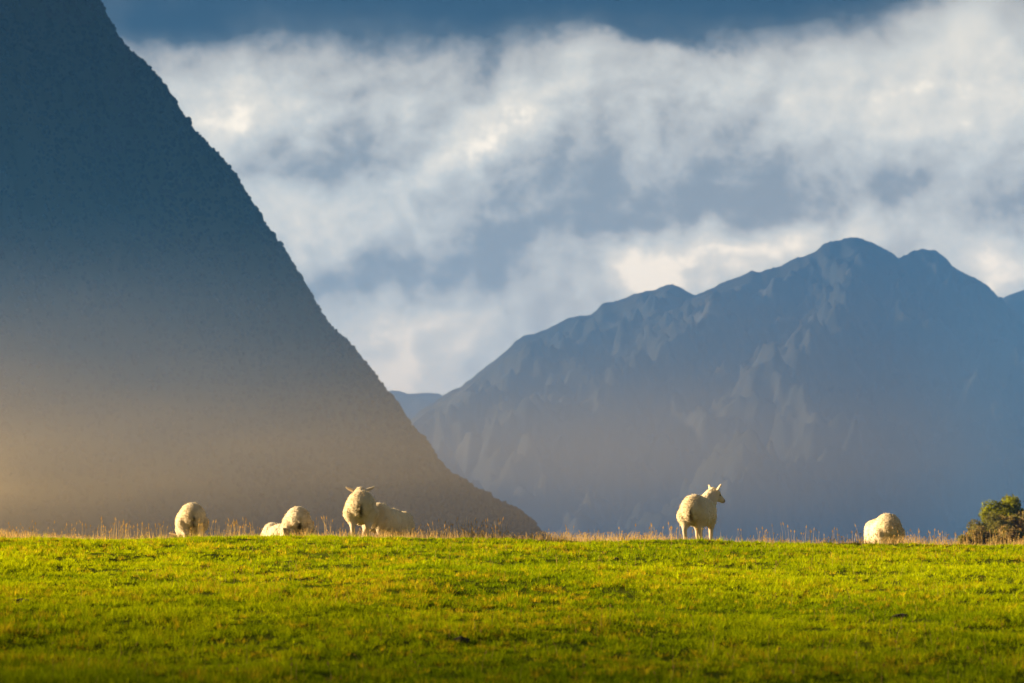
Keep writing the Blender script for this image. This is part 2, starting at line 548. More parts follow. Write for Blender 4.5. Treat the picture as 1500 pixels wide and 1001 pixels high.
TX, TY, TZ = bil(LX), bil(LY), bil(LZ)
TONE = 1.0 + 0.34 * fbm(TX / 26, TZ / 40, 4, 141) + 0.15 * fbm(TX / 7, TZ / 14, 2, 145)
KIND = fbm(TX / 18 + 50, TZ / 30, 3, 147)
V_, F_, C_, off = [], [], [], 0
for i in range(nt):
    if TZ[i] < -34:
        continue
    vs, fs = protos[i % 6]
    low = smooth01((90 - TZ[i]) / 110)
    r = (0.55 + 0.65 * rng.random() ** 2) * (1 + 1.0 * low)
    if rng.random() < 0.03:
        r *= 1.4 + 0.9 * rng.random()
    a = rng.random() * 6.28
    ca, sa = math.cos(a), math.sin(a)
    p = vs * np.array([r, r, r * (0.9 + 0.5 * rng.random())])
    p = np.stack([p[:, 0] * ca - p[:, 1] * sa, p[:, 0] * sa + p[:, 1] * ca, p[:, 2]], 1) + np.array([TX[i], TY[i], TZ[i] - 0.35 * r])
    V_.append(p)
    F_.append(fs + off)
    off += len(vs)
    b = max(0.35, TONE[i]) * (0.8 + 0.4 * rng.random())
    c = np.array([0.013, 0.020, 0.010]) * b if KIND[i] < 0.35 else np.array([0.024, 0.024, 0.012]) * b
    C_.append(np.tile(c, (len(vs), 1)))
m_wood, N = new_mat('forest_leaves')
a = N.n('ShaderNodeAttribute', attribute_name='Col')
d = N.n('ShaderNodeBsdfDiffuse')
N.put(d.inputs[0], a.outputs[0])
ou = N.n('ShaderNodeOutputMaterial')
N.put(ou.inputs[0], d.outputs[0])
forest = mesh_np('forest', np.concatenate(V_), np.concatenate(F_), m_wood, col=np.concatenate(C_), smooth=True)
forest['kind'] = 'stuff'
tag(forest, 'dark forest covering the steep shaded mountain flank on the left', 'forest')


# ------------------------------------------------------------------ pasture grass
def blades(x, y, z, h, w, lean, az, col, bend=None, shade=0.0):
    """one triangle blade each, or two joined pieces when bend is given"""
    n = len(x)
    dx, dy = np.cos(az), np.sin(az)
    base = np.stack([x, y, z], 1)
    side = np.stack([-dy, dx, np.zeros(n)], 1) * (w / 2)[:, None]
    tip = base + np.stack([dx * lean * h, dy * lean * h, h * np.sqrt(np.clip(1 - lean ** 2, 0.05, 1))], 1)
    v = np.stack([base - side, base + side, tip], 1).reshape(-1, 3)
    f = np.arange(3 * n).reshape(-1, 3)
    c = np.repeat(col, 3, axis=0)
    return v, f, c


NC = 100000
per = 17
yy = rng.random(NC * 3)
y0, y1 = 18.0, 63.0
cy = (y0 ** -0.2 + yy * (y1 ** -0.2 - y0 ** -0.2)) ** -5
hw = 0.165 * cy + 7.0
cx = (rng.random(NC * 3) * 2 - 1) * hw
# thinner cover to the sides, where only a step aside would show it
keep = (rng.random(NC * 3) < hw / (0.165 * y1 + 7.0)) & ((np.abs(cx) < 0.165 * cy + 1.2) | (rng.random(NC * 3) < 0.45))
cx, cy = cx[keep][:NC], cy[keep][:NC]
nc = len(cy)
patch = fbm(cx * 0.35, cy * 0.22, 4, 31)
fine = fbm(cx * 2.2, cy * 1.4, 3, 32)
tuss = fbm(cx * 0.9, cy * 0.6, 3, 33)
ch = 0.052 + 0.014 * tuss + 0.013 * fine + 0.022 * rng.random(nc) ** 2
ch = np.where(rng.random(nc) < 0.05, ch * 1.7, ch)
ch = np.clip(ch, 0.014, 0.15) * (1 - 0.3 * smooth01((cy - 53) / 4))
green = np.array([0.145, 0.225, 0.003])
lime = np.array([0.375, 0.455, 0.004])
gold = np.array([0.54, 0.45, 0.02])
t = np.clip(0.45 + 0.35 * patch + 0.22 * fine + 0.28 * rng.normal(size=nc), 0, 1)[:, None]
ccol = green * (1 - t) + lime * t
dry = np.clip(0.09 + 0.22 * fbm(cx * 0.5 + 9, cy * 0.3, 3, 37) + 0.2 * fine, 0.02, 0.6)
cdry = rng.random(nc) < dry
ccol = np.where(cdry[:, None], gold * (0.5 + 0.5 * rng.random((nc, 1))), ccol)
ccol = ccol * (0.78 + 0.44 * rng.random((nc, 1)))
k = np.repeat(np.arange(nc), per)
n = len(k)
spread = (0.016 + 0.03 * rng.random(nc))[k]
aza = rng.random(n) * 2 * np.pi
rad = np.abs(rng.normal(size=n)) * spread
bx = cx[k] + np.cos(aza) * rad
by = cy[k] + np.sin(aza) * rad
h = ch[k] * (0.6 + 0.6 * rng.random(n))
w = 0.0055 + 0.004 * rng.random(n) + 0.00006 * by
lean = np.clip(0.15 + 0.5 * rng.random(n) + 0.2 * rad / spread, 0, 0.93)
aza = aza + rng.normal(size=n) * 0.6
col = ccol[k] * (0.8 + 0.4 * rng.random((n, 1)))
bz = ground_z(bx, by) - 0.006
m_grass = leafy('grass_leaf', 0.5, (1.5, 1.3, 0.6))
v, f, c = blades(bx, by, bz, h, w, lean, aza, col)
grass = mesh_np('grass', v, f, m_grass, col=c)
grass['kind'] = 'stuff'
tag(grass, 'short sunlit green and yellow pasture grass covering the whole slope', 'grass')

# taller straw standing in the turf here and there
def straw(xs, ys, hh, ww, lean, base_col, headp=0.5):
    n = len(xs)
    az = rng.random(n) * 2 * np.pi
    dx, dy = np.cos(az), np.sin(az)
    z = ground_z(xs, ys) - 0.01
    b = np.stack([xs, ys, z], 1)
    up = np.sqrt(np.clip(1 - lean ** 2, 0.1, 1))
    mid = b + np.stack([dx * lean * hh * 0.35, dy * lean * hh * 0.35, hh * 0.6], 1)
    tip = mid + np.stack([dx * lean * hh * 0.65, dy * lean * hh * 0.65, hh * 0.4 * up], 1)
    fa = rng.random(n) * np.pi
    s = np.stack([np.cos(fa), np.sin(fa), np.zeros(n)], 1) * (ww / 2)[:, None]
    v = np.stack([b - s, b + s, mid + s * 0.8, mid - s * 0.8, tip + s * 0.35, tip - s * 0.35], 1).reshape(-1, 3)
    k = np.arange(n)[:, None] * 6
    f = np.concatenate([k + np.array([[0, 1, 2, 3]]), k + np.array([[3, 2, 4, 5]])])
    c = base_col * (0.65 + 0.6 * rng.random((n, 1)))
    cc = np.repeat(c, 6, axis=0)
    # seed heads: a slim spindle of two crossed leaves near the tip
    hsel = np.where(rng.random(n) < headp)[0]
    hv, hf, hc = [], [], []
    o = len(v)
    for q in range(2):
        ang = fa[hsel] + q * np.pi / 2
        s2 = np.stack([np.cos(ang), np.sin(ang), np.zeros(len(hsel))], 1)
        L = (hh[hsel] * 0.22)[:, None]
        wd = (0.006 + 0.006 * rng.random(len(hsel)))[:, None]
        d = tip[hsel] - mid[hsel]
        d /= np.linalg.norm(d, axis=1, keepdims=True)
        a0 = tip[hsel] - d * L * 0.5
        pts = np.stack([a0, a0 + d * L * 0.4 + s2 * wd, a0 + d * L, a0 + d * L * 0.4 - s2 * wd], 1).reshape(-1, 3)
        hv.append(pts)
        k2 = o + np.arange(len(hsel))[:, None] * 4
        hf.append(k2 + np.array([[0, 1, 2, 3]]))
        hc.append(np.repeat(c[hsel] * 0.85, 4, axis=0))
        o += len(pts)
    return np.concatenate([v] + hv), np.concatenate([f] + hf), np.concatenate([cc] + hc)


m_straw = leafy('straw', 0.45, (1.1, 1.0, 0.8))
STRAW = np.array([0.66, 0.46, 0.18])
# low fringe along the crest
nf = 26000
fx = (rng.random(nf) * 2 - 1) * 13.5
fy = 55.2 + rng.random(nf) ** 0.8 * 4.0
dens = smooth01(0.55 + 0.55 * fbm(fx * 0.9, fy * 0.3, 3, 51))
kp = rng.random(nf) < 0.35 + 0.65 * dens
fx, fy, dens = fx[kp], fy[kp], dens[kp]
fh = (0.06 + 0.10 * rng.random(len(fx))) * (0.7 + 0.6 * dens)
v1, f1_, c1_ = straw(fx, fy, fh, 0.0045 + 0.003 * rng.random(len(fx)), 0.1 + 0.55 * rng.random(len(fx)), STRAW, 0.15)
# clumps of tall stalks
tx, ty, th = [], [], []
clumps = []
for i in range(120):
    clumps.append(((rng.random() * 2 - 1) * 13.5, 55.4 + rng.random() * 3.0, 0.22 + 0.22 * rng.random(), 4 + int(12 * rng.random() ** 2), 0.10 + 0.2 * rng.random()))
for px, hpx, k in ((15, 24, 10), (45, 30, 8), (98, 30, 7), (140, 34, 8), (166, 36, 16), (185, 32, 14), (210, 26, 12), (240, 20, 10), (345, 38, 26), (335, 26, 10),
                   (480, 34, 10), (615, 30, 8), (650, 30, 16), (683, 36, 20), (720, 34, 6), (735, 40, 4), (830, 24, 10), (955, 30, 6), (980, 32, 8), (990, 38, 5),
                   (1120, 26, 9), (1190, 30, 6), (1262, 34, 6), (1330, 28, 8), (1345, 26, 8), (1372, 26, 18), (1395, 22, 10), (1430, 24, 10), (1465, 26, 12)):
    clumps.append((at(px, 790, 57)[0], 56.0 + rng.random() * 1.5, hpx / 86.0 + 0.05, k, 0.09))
for (cx, cy, ch, k, sp) in clumps:
    for _ in range(k):
        tx.append(cx + rng.normal() * sp)
        ty.append(cy + rng.normal() * 0.2)
        th.append(ch * (0.42 + 0.44 * rng.random()))
tx, ty, th = np.array(tx), np.array(ty), np.array(th)
v2, f2_, c2_ = straw(tx, ty, th, 0.004 + 0.002 * rng.random(len(tx)), 0.05 + 0.3 * rng.random(len(tx)) ** 2, STRAW * 0.9, 0.6)
# scattered through the slope
ns = 2600
sy = 20 + rng.random(ns) * 34
sx = (rng.random(ns) * 2 - 1) * (0.165 * sy + 4)
pz = fbm(sx * 0.35, sy * 0.2, 3, 77)
kp = rng.random(ns) < np.clip(0.25 + 0.9 * pz, 0.03, 1)
sx, sy = sx[kp], sy[kp]
v3, f3_, c3_ = straw(sx, sy, 0.08 + 0.13 * rng.random(len(sx)), 0.003 + 0.002 * rng.random(len(sx)), 0.1 + 0.4 * rng.random(len(sx)), np.array([0.40, 0.29, 0.08]), 0.3)
o1, o2 = len(v1), len(v1) + len(v2)
straw_o = mesh_np('dry_grass', np.concatenate([v1, v2, v3]), np.concatenate([f1_, f2_ + o1, f3_ + o2]), m_straw, col=np.concatenate([c1_, c2_, c3_]))
straw_o['kind'] = 'stuff'
tag(straw_o, 'golden dry seed stalks and straw fringing the crest of the pasture', 'dry grass')


# ------------------------------------------------------------------ dark lumps put in for shadowy hollows of the turf
m_hollow, N = new_mat('hollow_shade')
tc = N.n('ShaderNodeTexCoord')
cc = N.ramp(N.noise(tc.outputs['Object'], 22, 5, 0.6), [(0.3, (0.012, 0.010, 0.006)), (0.7, (0.045, 0.035, 0.02))])
bs = N.n('ShaderNodeBsdfPrincipled')
bs.inputs['Roughness'].default_value = 1
N.put(bs.inputs['Base Color'], cc)
ou = N.n('ShaderNodeOutputMaterial')
N.put(ou.inputs[0], bs.outputs[0])


def ground_hit(px, py):
    a, b = ray(px, py)
    ys = np.linspace(15, 70, 4000)
    hz = CAM_Z + b * ys - ground_z(a * ys, ys)
    k = np.where(hz < 0)[0]
    y = ys[k[0]] if len(k) else 56.0
    return a * y, y


def shade_lump(px, py, r, squash, label, seed):
    x, y = ground_hit(px, py)
    bm = bmesh.new()
    bmesh.ops.create_icosphere(bm, subdivisions=4, radius=1.0)
    for vv in bm.verts:
        p = vv.co.copy()
        k = 1 + 0.35 * mnoise.noise(p * 1.6 + Vector((seed * 5.7, 0, 0))) + 0.22 * mnoise.noise(p * 4 + Vector((0, seed, 0))) + 0.1 * mnoise.noise(p * 9)
        vv.co = Vector((p.x * r * 1.25 * k, p.y * r * k, p.z * r * squash * k))
    me = bpy.data.meshes.new('hollow_shade_lump')
    bm.to_mesh(me)
    bm.free()
    me.materials.append(m_hollow)
    o = bpy.data.objects.new('hollow_shade_lump', me)
    COL.objects.link(o)
    o.location = (x, y, float(ground_z(x, y)) + 0.01)
    tag(o, label, 'shade_lump', 'dark lumps standing for shadowy hollows in the pasture')


shade_lump(32, 884, 0.075, 0.5, 'wide dark lump standing for a shadowy hollow in the grass by the left edge of the photo', 1)
shade_lump(675, 942, 0.055, 0.75, 'pointed dark lump standing for a shadowy hollow in the shaded foreground grass below the middle pair of sheep', 2)
shade_lump(903, 822, 0.035, 0.9, 'tiny dark lump standing for a shadowy hollow just under the crest left of the sheep that looks right', 4)
shade_lump(1320, 905, 0.06, 0.45, 'broad dark lump standing for a shadowy hollow on the slope straight below the rightmost sheep', 5)


# ------------------------------------------------------------------ scrub on the knoll to the right
m_leaf = leafy('bush_leaf', 0.35, (1.1, 1.1, 0.6))
m_bark, N = new_mat('bark')
d = N.n('ShaderNodeBsdfDiffuse')
tc = N.n('ShaderNodeTexCoord')
N.put(d.inputs[0], N.ramp(N.noise(tc.outputs['Object'], 6, 4, 0.6), [(0.3, (0.03, 0.022, 0.015)), (0.7, (0.09, 0.07, 0.05))]))
ou = N.n('ShaderNodeOutputMaterial')
N.put(ou.inputs[0], d.outputs[0])


def limb(bm, a, b, r0, r1, seg=7):
    a, b = Vector(a), Vector(b)
    q = (b - a).to_track_quat('Z', 'Y').to_matrix()
    rings = []
    for p, r in ((a, r0), (b, r1)):
        rings.append([bm.verts.new(p + q @ Vector((math.cos(6.2832 * k / seg) * r, math.sin(6.2832 * k / seg) * r, 0))) for k in range(seg)])
    for k in range(seg):
        bm.faces.new((rings[0][k], rings[0][(k + 1) % seg], rings[1][(k + 1) % seg], rings[1][k]))
    bm.faces.new(rings[0][::-1])
    bm.faces.new(rings[1])


def woody(name, loc, width, height, trunk_h, leaf_cols, label, cat, nclump=60, nleaf=9000, lsize=0.16, group=None, seed=0):
    rg = np.random.default_rng(seed)
    root = bpy.data.objects.new(name, None)
    COL.objects.link(root)
    root.location = loc
    tag(root, label, cat, group)
    bm = bmesh.new()
    tr = width * 0.05
    limb(bm, (0, 0, -0.3), (0.05 * width, 0, trunk_h), tr, tr * 0.75)
    cz = trunk_h + (height - trunk_h) * 0.5
    cen = []
    for k in range(nclump):
        while True:
            p = rg.random(3) * 2 - 1
            if 0.15 < np.linalg.norm(p) < 1:
                break
        p = p * np.array([width / 2, width / 2, (height - trunk_h) / 2]) * 0.86
        cen.append(p + np.array([0, 0, cz]))
        if k % 4 == 0:
            limb(bm, (0.05 * width, 0, trunk_h - 0.1), tuple(cen[-1]), tr * 0.45, tr * 0.1, 5)
    me = bpy.data.meshes.new('trunk')
    bm.to_mesh(me)
    bm.free()
    me.materials.append(m_bark)
    t = bpy.data.objects.new('trunk', me)
    COL.objects.link(t)
    t.parent = root
    cen = np.array(cen)
    idx = rg.integers(0, nclump, nleaf)
    rad = width * (0.09 + 0.07 * rg.random(nclump))
    dirs = rg.normal(size=(nleaf, 3))
    dirs /= np.linalg.norm(dirs, axis=1, keepdims=True)
    p = cen[idx] + dirs * (rad[idx] * rg.random(nleaf) ** 0.45)[:, None]
    a = rg.normal(size=(nleaf, 3))
    a /= np.linalg.norm(a, axis=1, keepdims=True)
    b = np.cross(a, rg.normal(size=(nleaf, 3)))
    b /= np.linalg.norm(b, axis=1, keepdims=True)
    s = (lsize * (0.6 + 0.8 * rg.random(nleaf)))[:, None]
    v = np.stack([p - a * s, p + b * s * 0.5, p + a * s, p - b * s * 0.5], 1).reshape(-1, 3)
    f = np.arange(4 * nleaf).reshape(-1, 4)
    lc = np.array(leaf_cols)
    c = lc[rg.integers(0, len(lc), nclump)][idx] * (0.6 + 0.8 * rg.random((nleaf, 1)))
    mesh_np('crown', v, f, m_leaf, parent=root, col=np.repeat(c, 4, axis=0))
    return root


GREENS = [(0.23, 0.24, 0.014), (0.29, 0.28, 0.016), (0.18, 0.18, 0.014)]
BROWNS = [(0.30, 0.22, 0.08), (0.22, 0.19, 0.06), (0.36, 0.25, 0.11), (0.18, 0.17, 0.05)]


def scrub(name, px, top, Y, width, height, cols, label, cat, seed, group=None, trunk=0.4):
    x, y, z = at(px, top, Y)
    woody(name, (x, y, z - height), width, height, trunk, cols, label, cat, 46 if group else 90, 15000 if group else 26000, 0.11, group, seed)


scrub('bushy_tree', 1474, 728, 292, 5.0, 6.4, GREENS, 'rounded bushy tree with bright green sunlit top on the scrubby knoll', 'tree', 101, None, 1.8)
SG = 'scrub on the knoll behind the crest'
scrub('shrub', 1497, 752, 284, 4.6, 4.6, BROWNS, 'brown shrub right in front of the green bushy tree', 'shrub', 102, SG)
scrub('shrub', 1456, 752, 281, 4.6, 4.6, BROWNS, 'brown shrub low on the left under the green bushy tree', 'shrub', 103, SG)
scrub('shrub', 1434, 772, 278, 4.2, 4.2, BROWNS, 'small brown shrub at the left foot of the scrubby knoll', 'shrub', 104, SG)
scrub('shrub', 1524, 738, 290, 5.4, 5.8, BROWNS, 'tall brown shrub cut by the edge right of the green bushy tree', 'shrub', 105, SG)
scrub('shrub', 1480, 774, 274, 4.0, 3.6, BROWNS, 'low brown shrub showing just over the crest in front of the other shrubs', 'shrub', 106, SG)


# ------------------------------------------------------------------ sheep
m_wool, N = new_mat('wool')
a = N.n('ShaderNodeAttribute', attribute_name='Col')
tc = N.n('ShaderNodeTexCoord')
nn = N.noise(tc.outputs['Object'], 26, 5, 0.65)
colr = N.mix(N.math('MULTIPLY', nn, 0.4), a.outputs[0], N.mix(1.0, a.outputs[0], (0.60, 0.50, 0.36), 'MULTIPLY'))
bs = N.n('ShaderNodeBsdfPrincipled')
bs.inputs['Roughness'].default_value = 0.95
bs.inputs['Specular IOR Level'].default_value = 0.1
bs.inputs['Sheen Weight'].default_value = 0.25
bs.inputs['Sheen Roughness'].default_value = 0.5
N.put(bs.inputs['Base Color'], colr)
bp = N.n('ShaderNodeBump')
bp.inputs['Strength'].default_value = 0.8
bp.inputs['Distance'].default_value = 0.012
N.put(bp.inputs['Height'], N.noise(tc.outputs['Object'], 40, 5, 0.7))
N.put(bs.inputs['Normal'], bp.outputs[0])
ou = N.n('ShaderNodeOutputMaterial')
N.put(ou.inputs[0], bs.outputs[0])
m_fleece = leafy('fleece_tuft', 0.38, (1.0, 0.95, 0.85))


def ell(bm, c, r, rot=None, u=20, w=14):
    M = Matrix.Translation(c) @ (rot.to_4x4() if rot else Matrix.Identity(4)) @ Matrix.Diagonal((*r, 1))
    bmesh.ops.create_uvsphere(bm, u_segments=u, v_segments=w, radius=1.0, matrix=M)


def cap(bm, a, b, r0, r1, n=None):
    a, b = Vector(a), Vector(b)
    L = (b - a).length
    n = n or max(3, int(L / (min(r0, r1) * 0.45)) + 1)
    for k in range(n + 1):
        t = k / n
        r = r0 + (r1 - r0) * t
        ell(bm, a.lerp(b, t), (r, r, r), None, 14, 10)


def make_sheep(name, label, loc, heading, pose='up', scale=1.0, turn=0.0, seed=1, stain=1.0, legs=(0, 0, 0, 0), head_drop=0.0, lean=0.0, ears=0.35):
    """heading: degrees from straight away, positive to the right; body faces +x in its own space, left is +y"""
    bm = bmesh.new()
    low = -0.34 if pose == 'lying' else 0.0
    # trunk under its fleece
    ell(bm, (-0.36, 0, 0.575 + low), (0.30, 0.255, 0.265))
    ell(bm, (-0.10, 0, 0.55 + low), (0.42, 0.275, 0.275))
    ell(bm, (0.20, 0, 0.56 + low), (0.34, 0.26, 0.27))
    ell(bm, (0.40, 0, 0.59 + low), (0.22, 0.215, 0.23))
    ell(bm, (-0.33, 0, 0.635 + low), (0.28, 0.235, 0.23))
    ell(bm, (0.08, 0, 0.62 + low), (0.36, 0.205, 0.22))
    # tail, docked
    cap(bm, (-0.59, 0, 0.66 + low), (-0.655, 0, 0.53 + low), 0.045, 0.03)
    T = Matrix.Rotation(R(turn), 3, 'Z')
    nb = Vector((0.46, 0, 0.66 + low))
    if pose in ('up', 'lying'):
        hb = nb + T @ Vector((0.16, 0, 0.37 - head_drop))
        hd = T @ Vector((0.93, 0, -0.36))
        ear_up = ears
    else:
        hb = nb + T @ Vector((0.30, 0, -0.30))
        hd = T @ Vector((0.62, 0, -0.78))
        ear_up = 0.1
    hd.normalize()
    cap(bm, nb, hb, 0.195, 0.118)
    side = hd.cross(Vector((0, 0, 1))).normalized()          # the sheep's right
    upv = side.cross(hd).normalized()
    rot = Matrix((hd, -side, upv)).transposed()
    ell(bm, hb + hd * 0.05 + upv * 0.02, (0.125, 0.094, 0.105), rot)
    cap(bm, hb + hd * 0.10, hb + hd * 0.235 - upv * 0.02, 0.082, 0.052)
    ell(bm, hb + hd * 0.255 - upv * 0.022, (0.040, 0.048, 0.045), rot)
    ell(bm, hb + hd * 0.0 + upv * 0.085, (0.075, 0.065, 0.05), rot)   # woolly topknot
    for s in (-1, 1):
        e0 = hb + hd * 0.01 + side * 0.075 * s + upv * 0.055
        ed = (side * s + upv * ear_up - hd * 0.18).normalized()
        en = ed.cross(hd).normalized()
        for t, rr in ((0.02, 0.024), (0.045, 0.034), (0.075, 0.039), (0.11, 0.035), (0.145, 0.022)):
            er = Matrix((ed, ed.cross(en).normalized(), en)).transposed()
            ell(bm, e0 + ed * (t * 1.12), (0.034, 0.019, rr), er, 12, 8)
    # legs
    if pose != 'lying':
        for q, (lx, s) in enumerate(((0.34, 1), (0.34, -1), (-0.42, 1), (-0.42, -1))):
            o = legs[q]
            y = 0.135 * s
            if lx > 0:
                cap(bm, (lx - 0.02, y, 0.46), (lx + 0.02 + o * 0.5, y, 0.27), 0.115, 0.052)
                cap(bm, (lx + 0.02 + o * 0.5, y, 0.27), (lx + o, y, 0.07), 0.046, 0.033)
                ell(bm, (lx + o + 0.015, y, 0.032), (0.048, 0.040, 0.034))
            else:
                cap(bm, (lx + 0.02, y * 1.05, 0.48), (lx - 0.02 + o * 0.4, y, 0.36), 0.165, 0.10)
                cap(bm, (lx - 0.02 + o * 0.4, y, 0.36), (lx - 0.085 + o * 0.8, y, 0.245), 0.085, 0.046)
                cap(bm, (lx - 0.085 + o * 0.8, y, 0.245), (lx - 0.04 + o, y, 0.07), 0.043, 0.033)
                ell(bm, (lx - 0.02 + o, y, 0.032), (0.048, 0.040, 0.034))
    else:
        for s in (-1, 1):
            cap(bm, (-0.40, 0.22 * s, 0.20), (-0.12, 0.27 * s, 0.07), 0.13, 0.05)
            cap(bm, (0.38, 0.16 * s, 0.14), (0.55, 0.15 * s, 0.05), 0.08, 0.04)
    me0 = bpy.data.meshes.new('tmp')
    bm.to_mesh(me0)
    bm.free()
    ob = bpy.data.objects.new('tmp', me0)
    COL.objects.link(ob)
    md = ob.modifiers.new('r', 'REMESH')
    md.mode = 'VOXEL'
    md.voxel_size = 0.0125
    md.use_smooth_shade = True
    ms = ob.modifiers.new('s', 'SMOOTH')
    ms.factor = 0.5
    ms.iterations = 4
    dg = bpy.context.evaluated_depsgraph_get()
    me = bpy.data.meshes.new_from_object(ob.evaluated_get(dg))
    bpy.data.objects.remove(ob)
    bpy.data.meshes.remove(me0)
    me.name = name
    nv = len(me.vertices)
    co = np.empty(nv * 3, np.float32)
    me.vertices.foreach_get('co', co)
    co = co.reshape(-1, 3)
    no = np.array([v.normal[:] for v in me.vertices])
    hbv, hdv = np.array(hb), np.array(hd)
    dh = (co - hbv) @ hdv                                        # how far down the face
    rh = np.linalg.norm(co - hbv, axis=1)
    face = ((dh > 0.07) & (rh < 0.36)).astype(float)
    sd_ = (co - hbv) @ np.array(side)
    ear = ((np.abs(sd_) > 0.095) & (rh < 0.27)).astype(float)
    if pose == 'lying':
        leg = (co[:, 2] < 0.04).astype(float)
    else:
        leg = smooth01((0.33 - co[:, 2]) / 0.05) * (np.abs(co[:, 1]) > 0.05)
        if pose == 'graze':
            leg = leg * (co[:, 0] < 0.52)
    wool = np.clip(1 - face - ear - leg, 0, 1)
    disp = np.empty(nv)
    blot = np.empty(nv)
    for i in range(nv):
        p = Vector(co[i])
        s0 = Vector((seed * 3.1, seed * 1.7, 0))
        disp[i] = 0.5 * mnoise.noise(p * 9 + s0) + 0.5 * mnoise.noise(p * 21 + s0) + 0.25 * mnoise.noise(p * 45)
        blot[i] = mnoise.noise(p * 4 + s0) + 0.6 * mnoise.noise(p * 11 + s0)
    co = co + no * (disp * wool * 0.008)[:, None]
    me.vertices.foreach_set('co', co.astype(np.float32).ravel())
    # colours of the fleece, dung stain under the tail, face and legs
    cream = np.array([0.88, 0.76, 0.53])
    dirty = np.array([0.68, 0.53, 0.31])
    k = np.clip(0.28 + 0.28 * blot, 0, 1)[:, None]
    c = cream * (1 - k) + dirty * k
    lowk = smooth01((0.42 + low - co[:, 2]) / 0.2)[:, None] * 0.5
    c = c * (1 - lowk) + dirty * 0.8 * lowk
    rump_shade = (smooth01((-0.30 - co[:, 0]) / 0.25) * np.clip(0.55 + 0.35 * blot, 0.1, 0.9))[:, None]  # rump tinted a darker tan to deepen its shaded side
    c = c * (1 - rump_shade) + np.array([0.58, 0.44, 0.24]) * rump_shade
    hair = np.array([0.72, 0.58, 0.40])
    c = c * wool[:, None] + hair * (1 - wool[:, None])
    rear = smooth01((-0.50 - co[:, 0]) / 0.12)
    wdt = 0.022 + 0.022 * smooth01((0.62 + low - co[:, 2]) / 0.3) + 0.035 * blot + 0.03 * disp
    st = rear * smooth01((wdt - np.abs(co[:, 1])) / 0.08 + 0.5) * smooth01((0.70 + low - co[:, 2]) / 0.16) * smooth01((co[:, 2] - 0.24 - low) / 0.12)
    st = (st * stain)[:, None]
    c = c * (1 - st) + np.array([0.06, 0.046, 0.012]) * st
    muz = (smooth01((dh - 0.235) / 0.03) * (rh < 0.36))[:, None]
    c = c * (1 - muz) + np.array([0.10, 0.07, 0.05]) * muz
    for s in (-1, 1):
        e = hbv + hdv * 0.115 + np.array(side) * 0.078 * s + np.array(upv) * 0.03
        de = (np.linalg.norm(co - e, axis=1) < 0.022)[:, None]
        c = np.where(de, np.array([0.015, 0.012, 0.01]), c)
    hoof = smooth01((0.065 - co[:, 2]) / 0.02)[:, None] if pose != 'lying' else 0
    c = c * (1 - hoof) + np.array([0.06, 0.045, 0.03]) * hoof
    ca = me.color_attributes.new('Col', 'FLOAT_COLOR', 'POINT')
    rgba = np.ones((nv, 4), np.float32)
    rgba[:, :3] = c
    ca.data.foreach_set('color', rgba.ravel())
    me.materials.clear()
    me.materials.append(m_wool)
    me.polygons.foreach_set('use_smooth', np.ones(len(me.polygons), bool))
    me.update()
    o = bpy.data.objects.new(name, me)
    COL.objects.link(o)
    o.location = loc
    o.rotation_euler = (0, R(lean), R(90 - heading))
    o.scale = (scale,) * 3
    tag(o, label, 'sheep', 'sheep grazing along the crest of the pasture')
    # fleece: short locks standing off the body
    rg = np.random.default_rng(seed)
    cand = rg.choice(nv, 5500, replace=True)
    cand = cand[rg.random(len(cand)) < wool[cand] ** 2]
    b = co[cand] + rg.normal(size=(len(cand), 3)) * 0.006
    dirv = no[cand] + rg.normal(size=(len(cand), 3)) * 0.45 + np.array([-0.1, 0, -0.35])
    dirv /= np.linalg.norm(dirv, axis=1, keepdims=True)
    sdv = np.cross(dirv, rg.normal(size=(len(cand), 3)))
    sdv /= np.linalg.norm(sdv, axis=1, keepdims=True)
    L = (0.010 + 0.014 * rg.random(len(cand)))[:, None]
    wv = (0.005 + 0.006 * rg.random(len(cand)))[:, None]
    b = b - no[cand] * 0.004
    v = np.stack([b - sdv * wv, b + sdv * wv, b + dirv * L], 1).reshape(-1, 3)
    mesh_np('fleece', v, np.arange(len(v)).reshape(-1, 3), m_fleece, parent=o, col=np.repeat(c[cand] * (0.8 + 0.35 * rg.random((len(cand), 1))), 3, axis=0))
    return o


def stand(px, Y, sink=0.01):
    x = ray(px, 790)[0] * Y
    return (x, Y, float(ground_z(x, Y)) - sink)


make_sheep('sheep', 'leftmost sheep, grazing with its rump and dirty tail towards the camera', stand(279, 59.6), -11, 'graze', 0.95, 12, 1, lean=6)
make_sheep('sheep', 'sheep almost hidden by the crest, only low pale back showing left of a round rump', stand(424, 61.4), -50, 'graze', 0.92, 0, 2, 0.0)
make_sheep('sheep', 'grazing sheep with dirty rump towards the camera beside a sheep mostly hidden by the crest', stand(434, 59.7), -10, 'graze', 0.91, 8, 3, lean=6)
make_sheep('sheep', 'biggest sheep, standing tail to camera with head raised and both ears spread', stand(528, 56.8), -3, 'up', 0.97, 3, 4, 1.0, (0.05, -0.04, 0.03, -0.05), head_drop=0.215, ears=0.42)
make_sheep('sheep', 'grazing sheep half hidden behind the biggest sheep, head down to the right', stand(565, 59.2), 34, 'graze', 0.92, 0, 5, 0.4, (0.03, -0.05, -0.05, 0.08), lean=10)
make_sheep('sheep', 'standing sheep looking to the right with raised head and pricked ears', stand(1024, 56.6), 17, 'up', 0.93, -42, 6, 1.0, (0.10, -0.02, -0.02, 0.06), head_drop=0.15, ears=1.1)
make_sheep('sheep', 'rightmost sheep, grazing alone beyond the crest near the scrubby knoll', stand(1294, 60.6), -12, 'graze', 0.95, 0, 7, 0.0, lean=7)


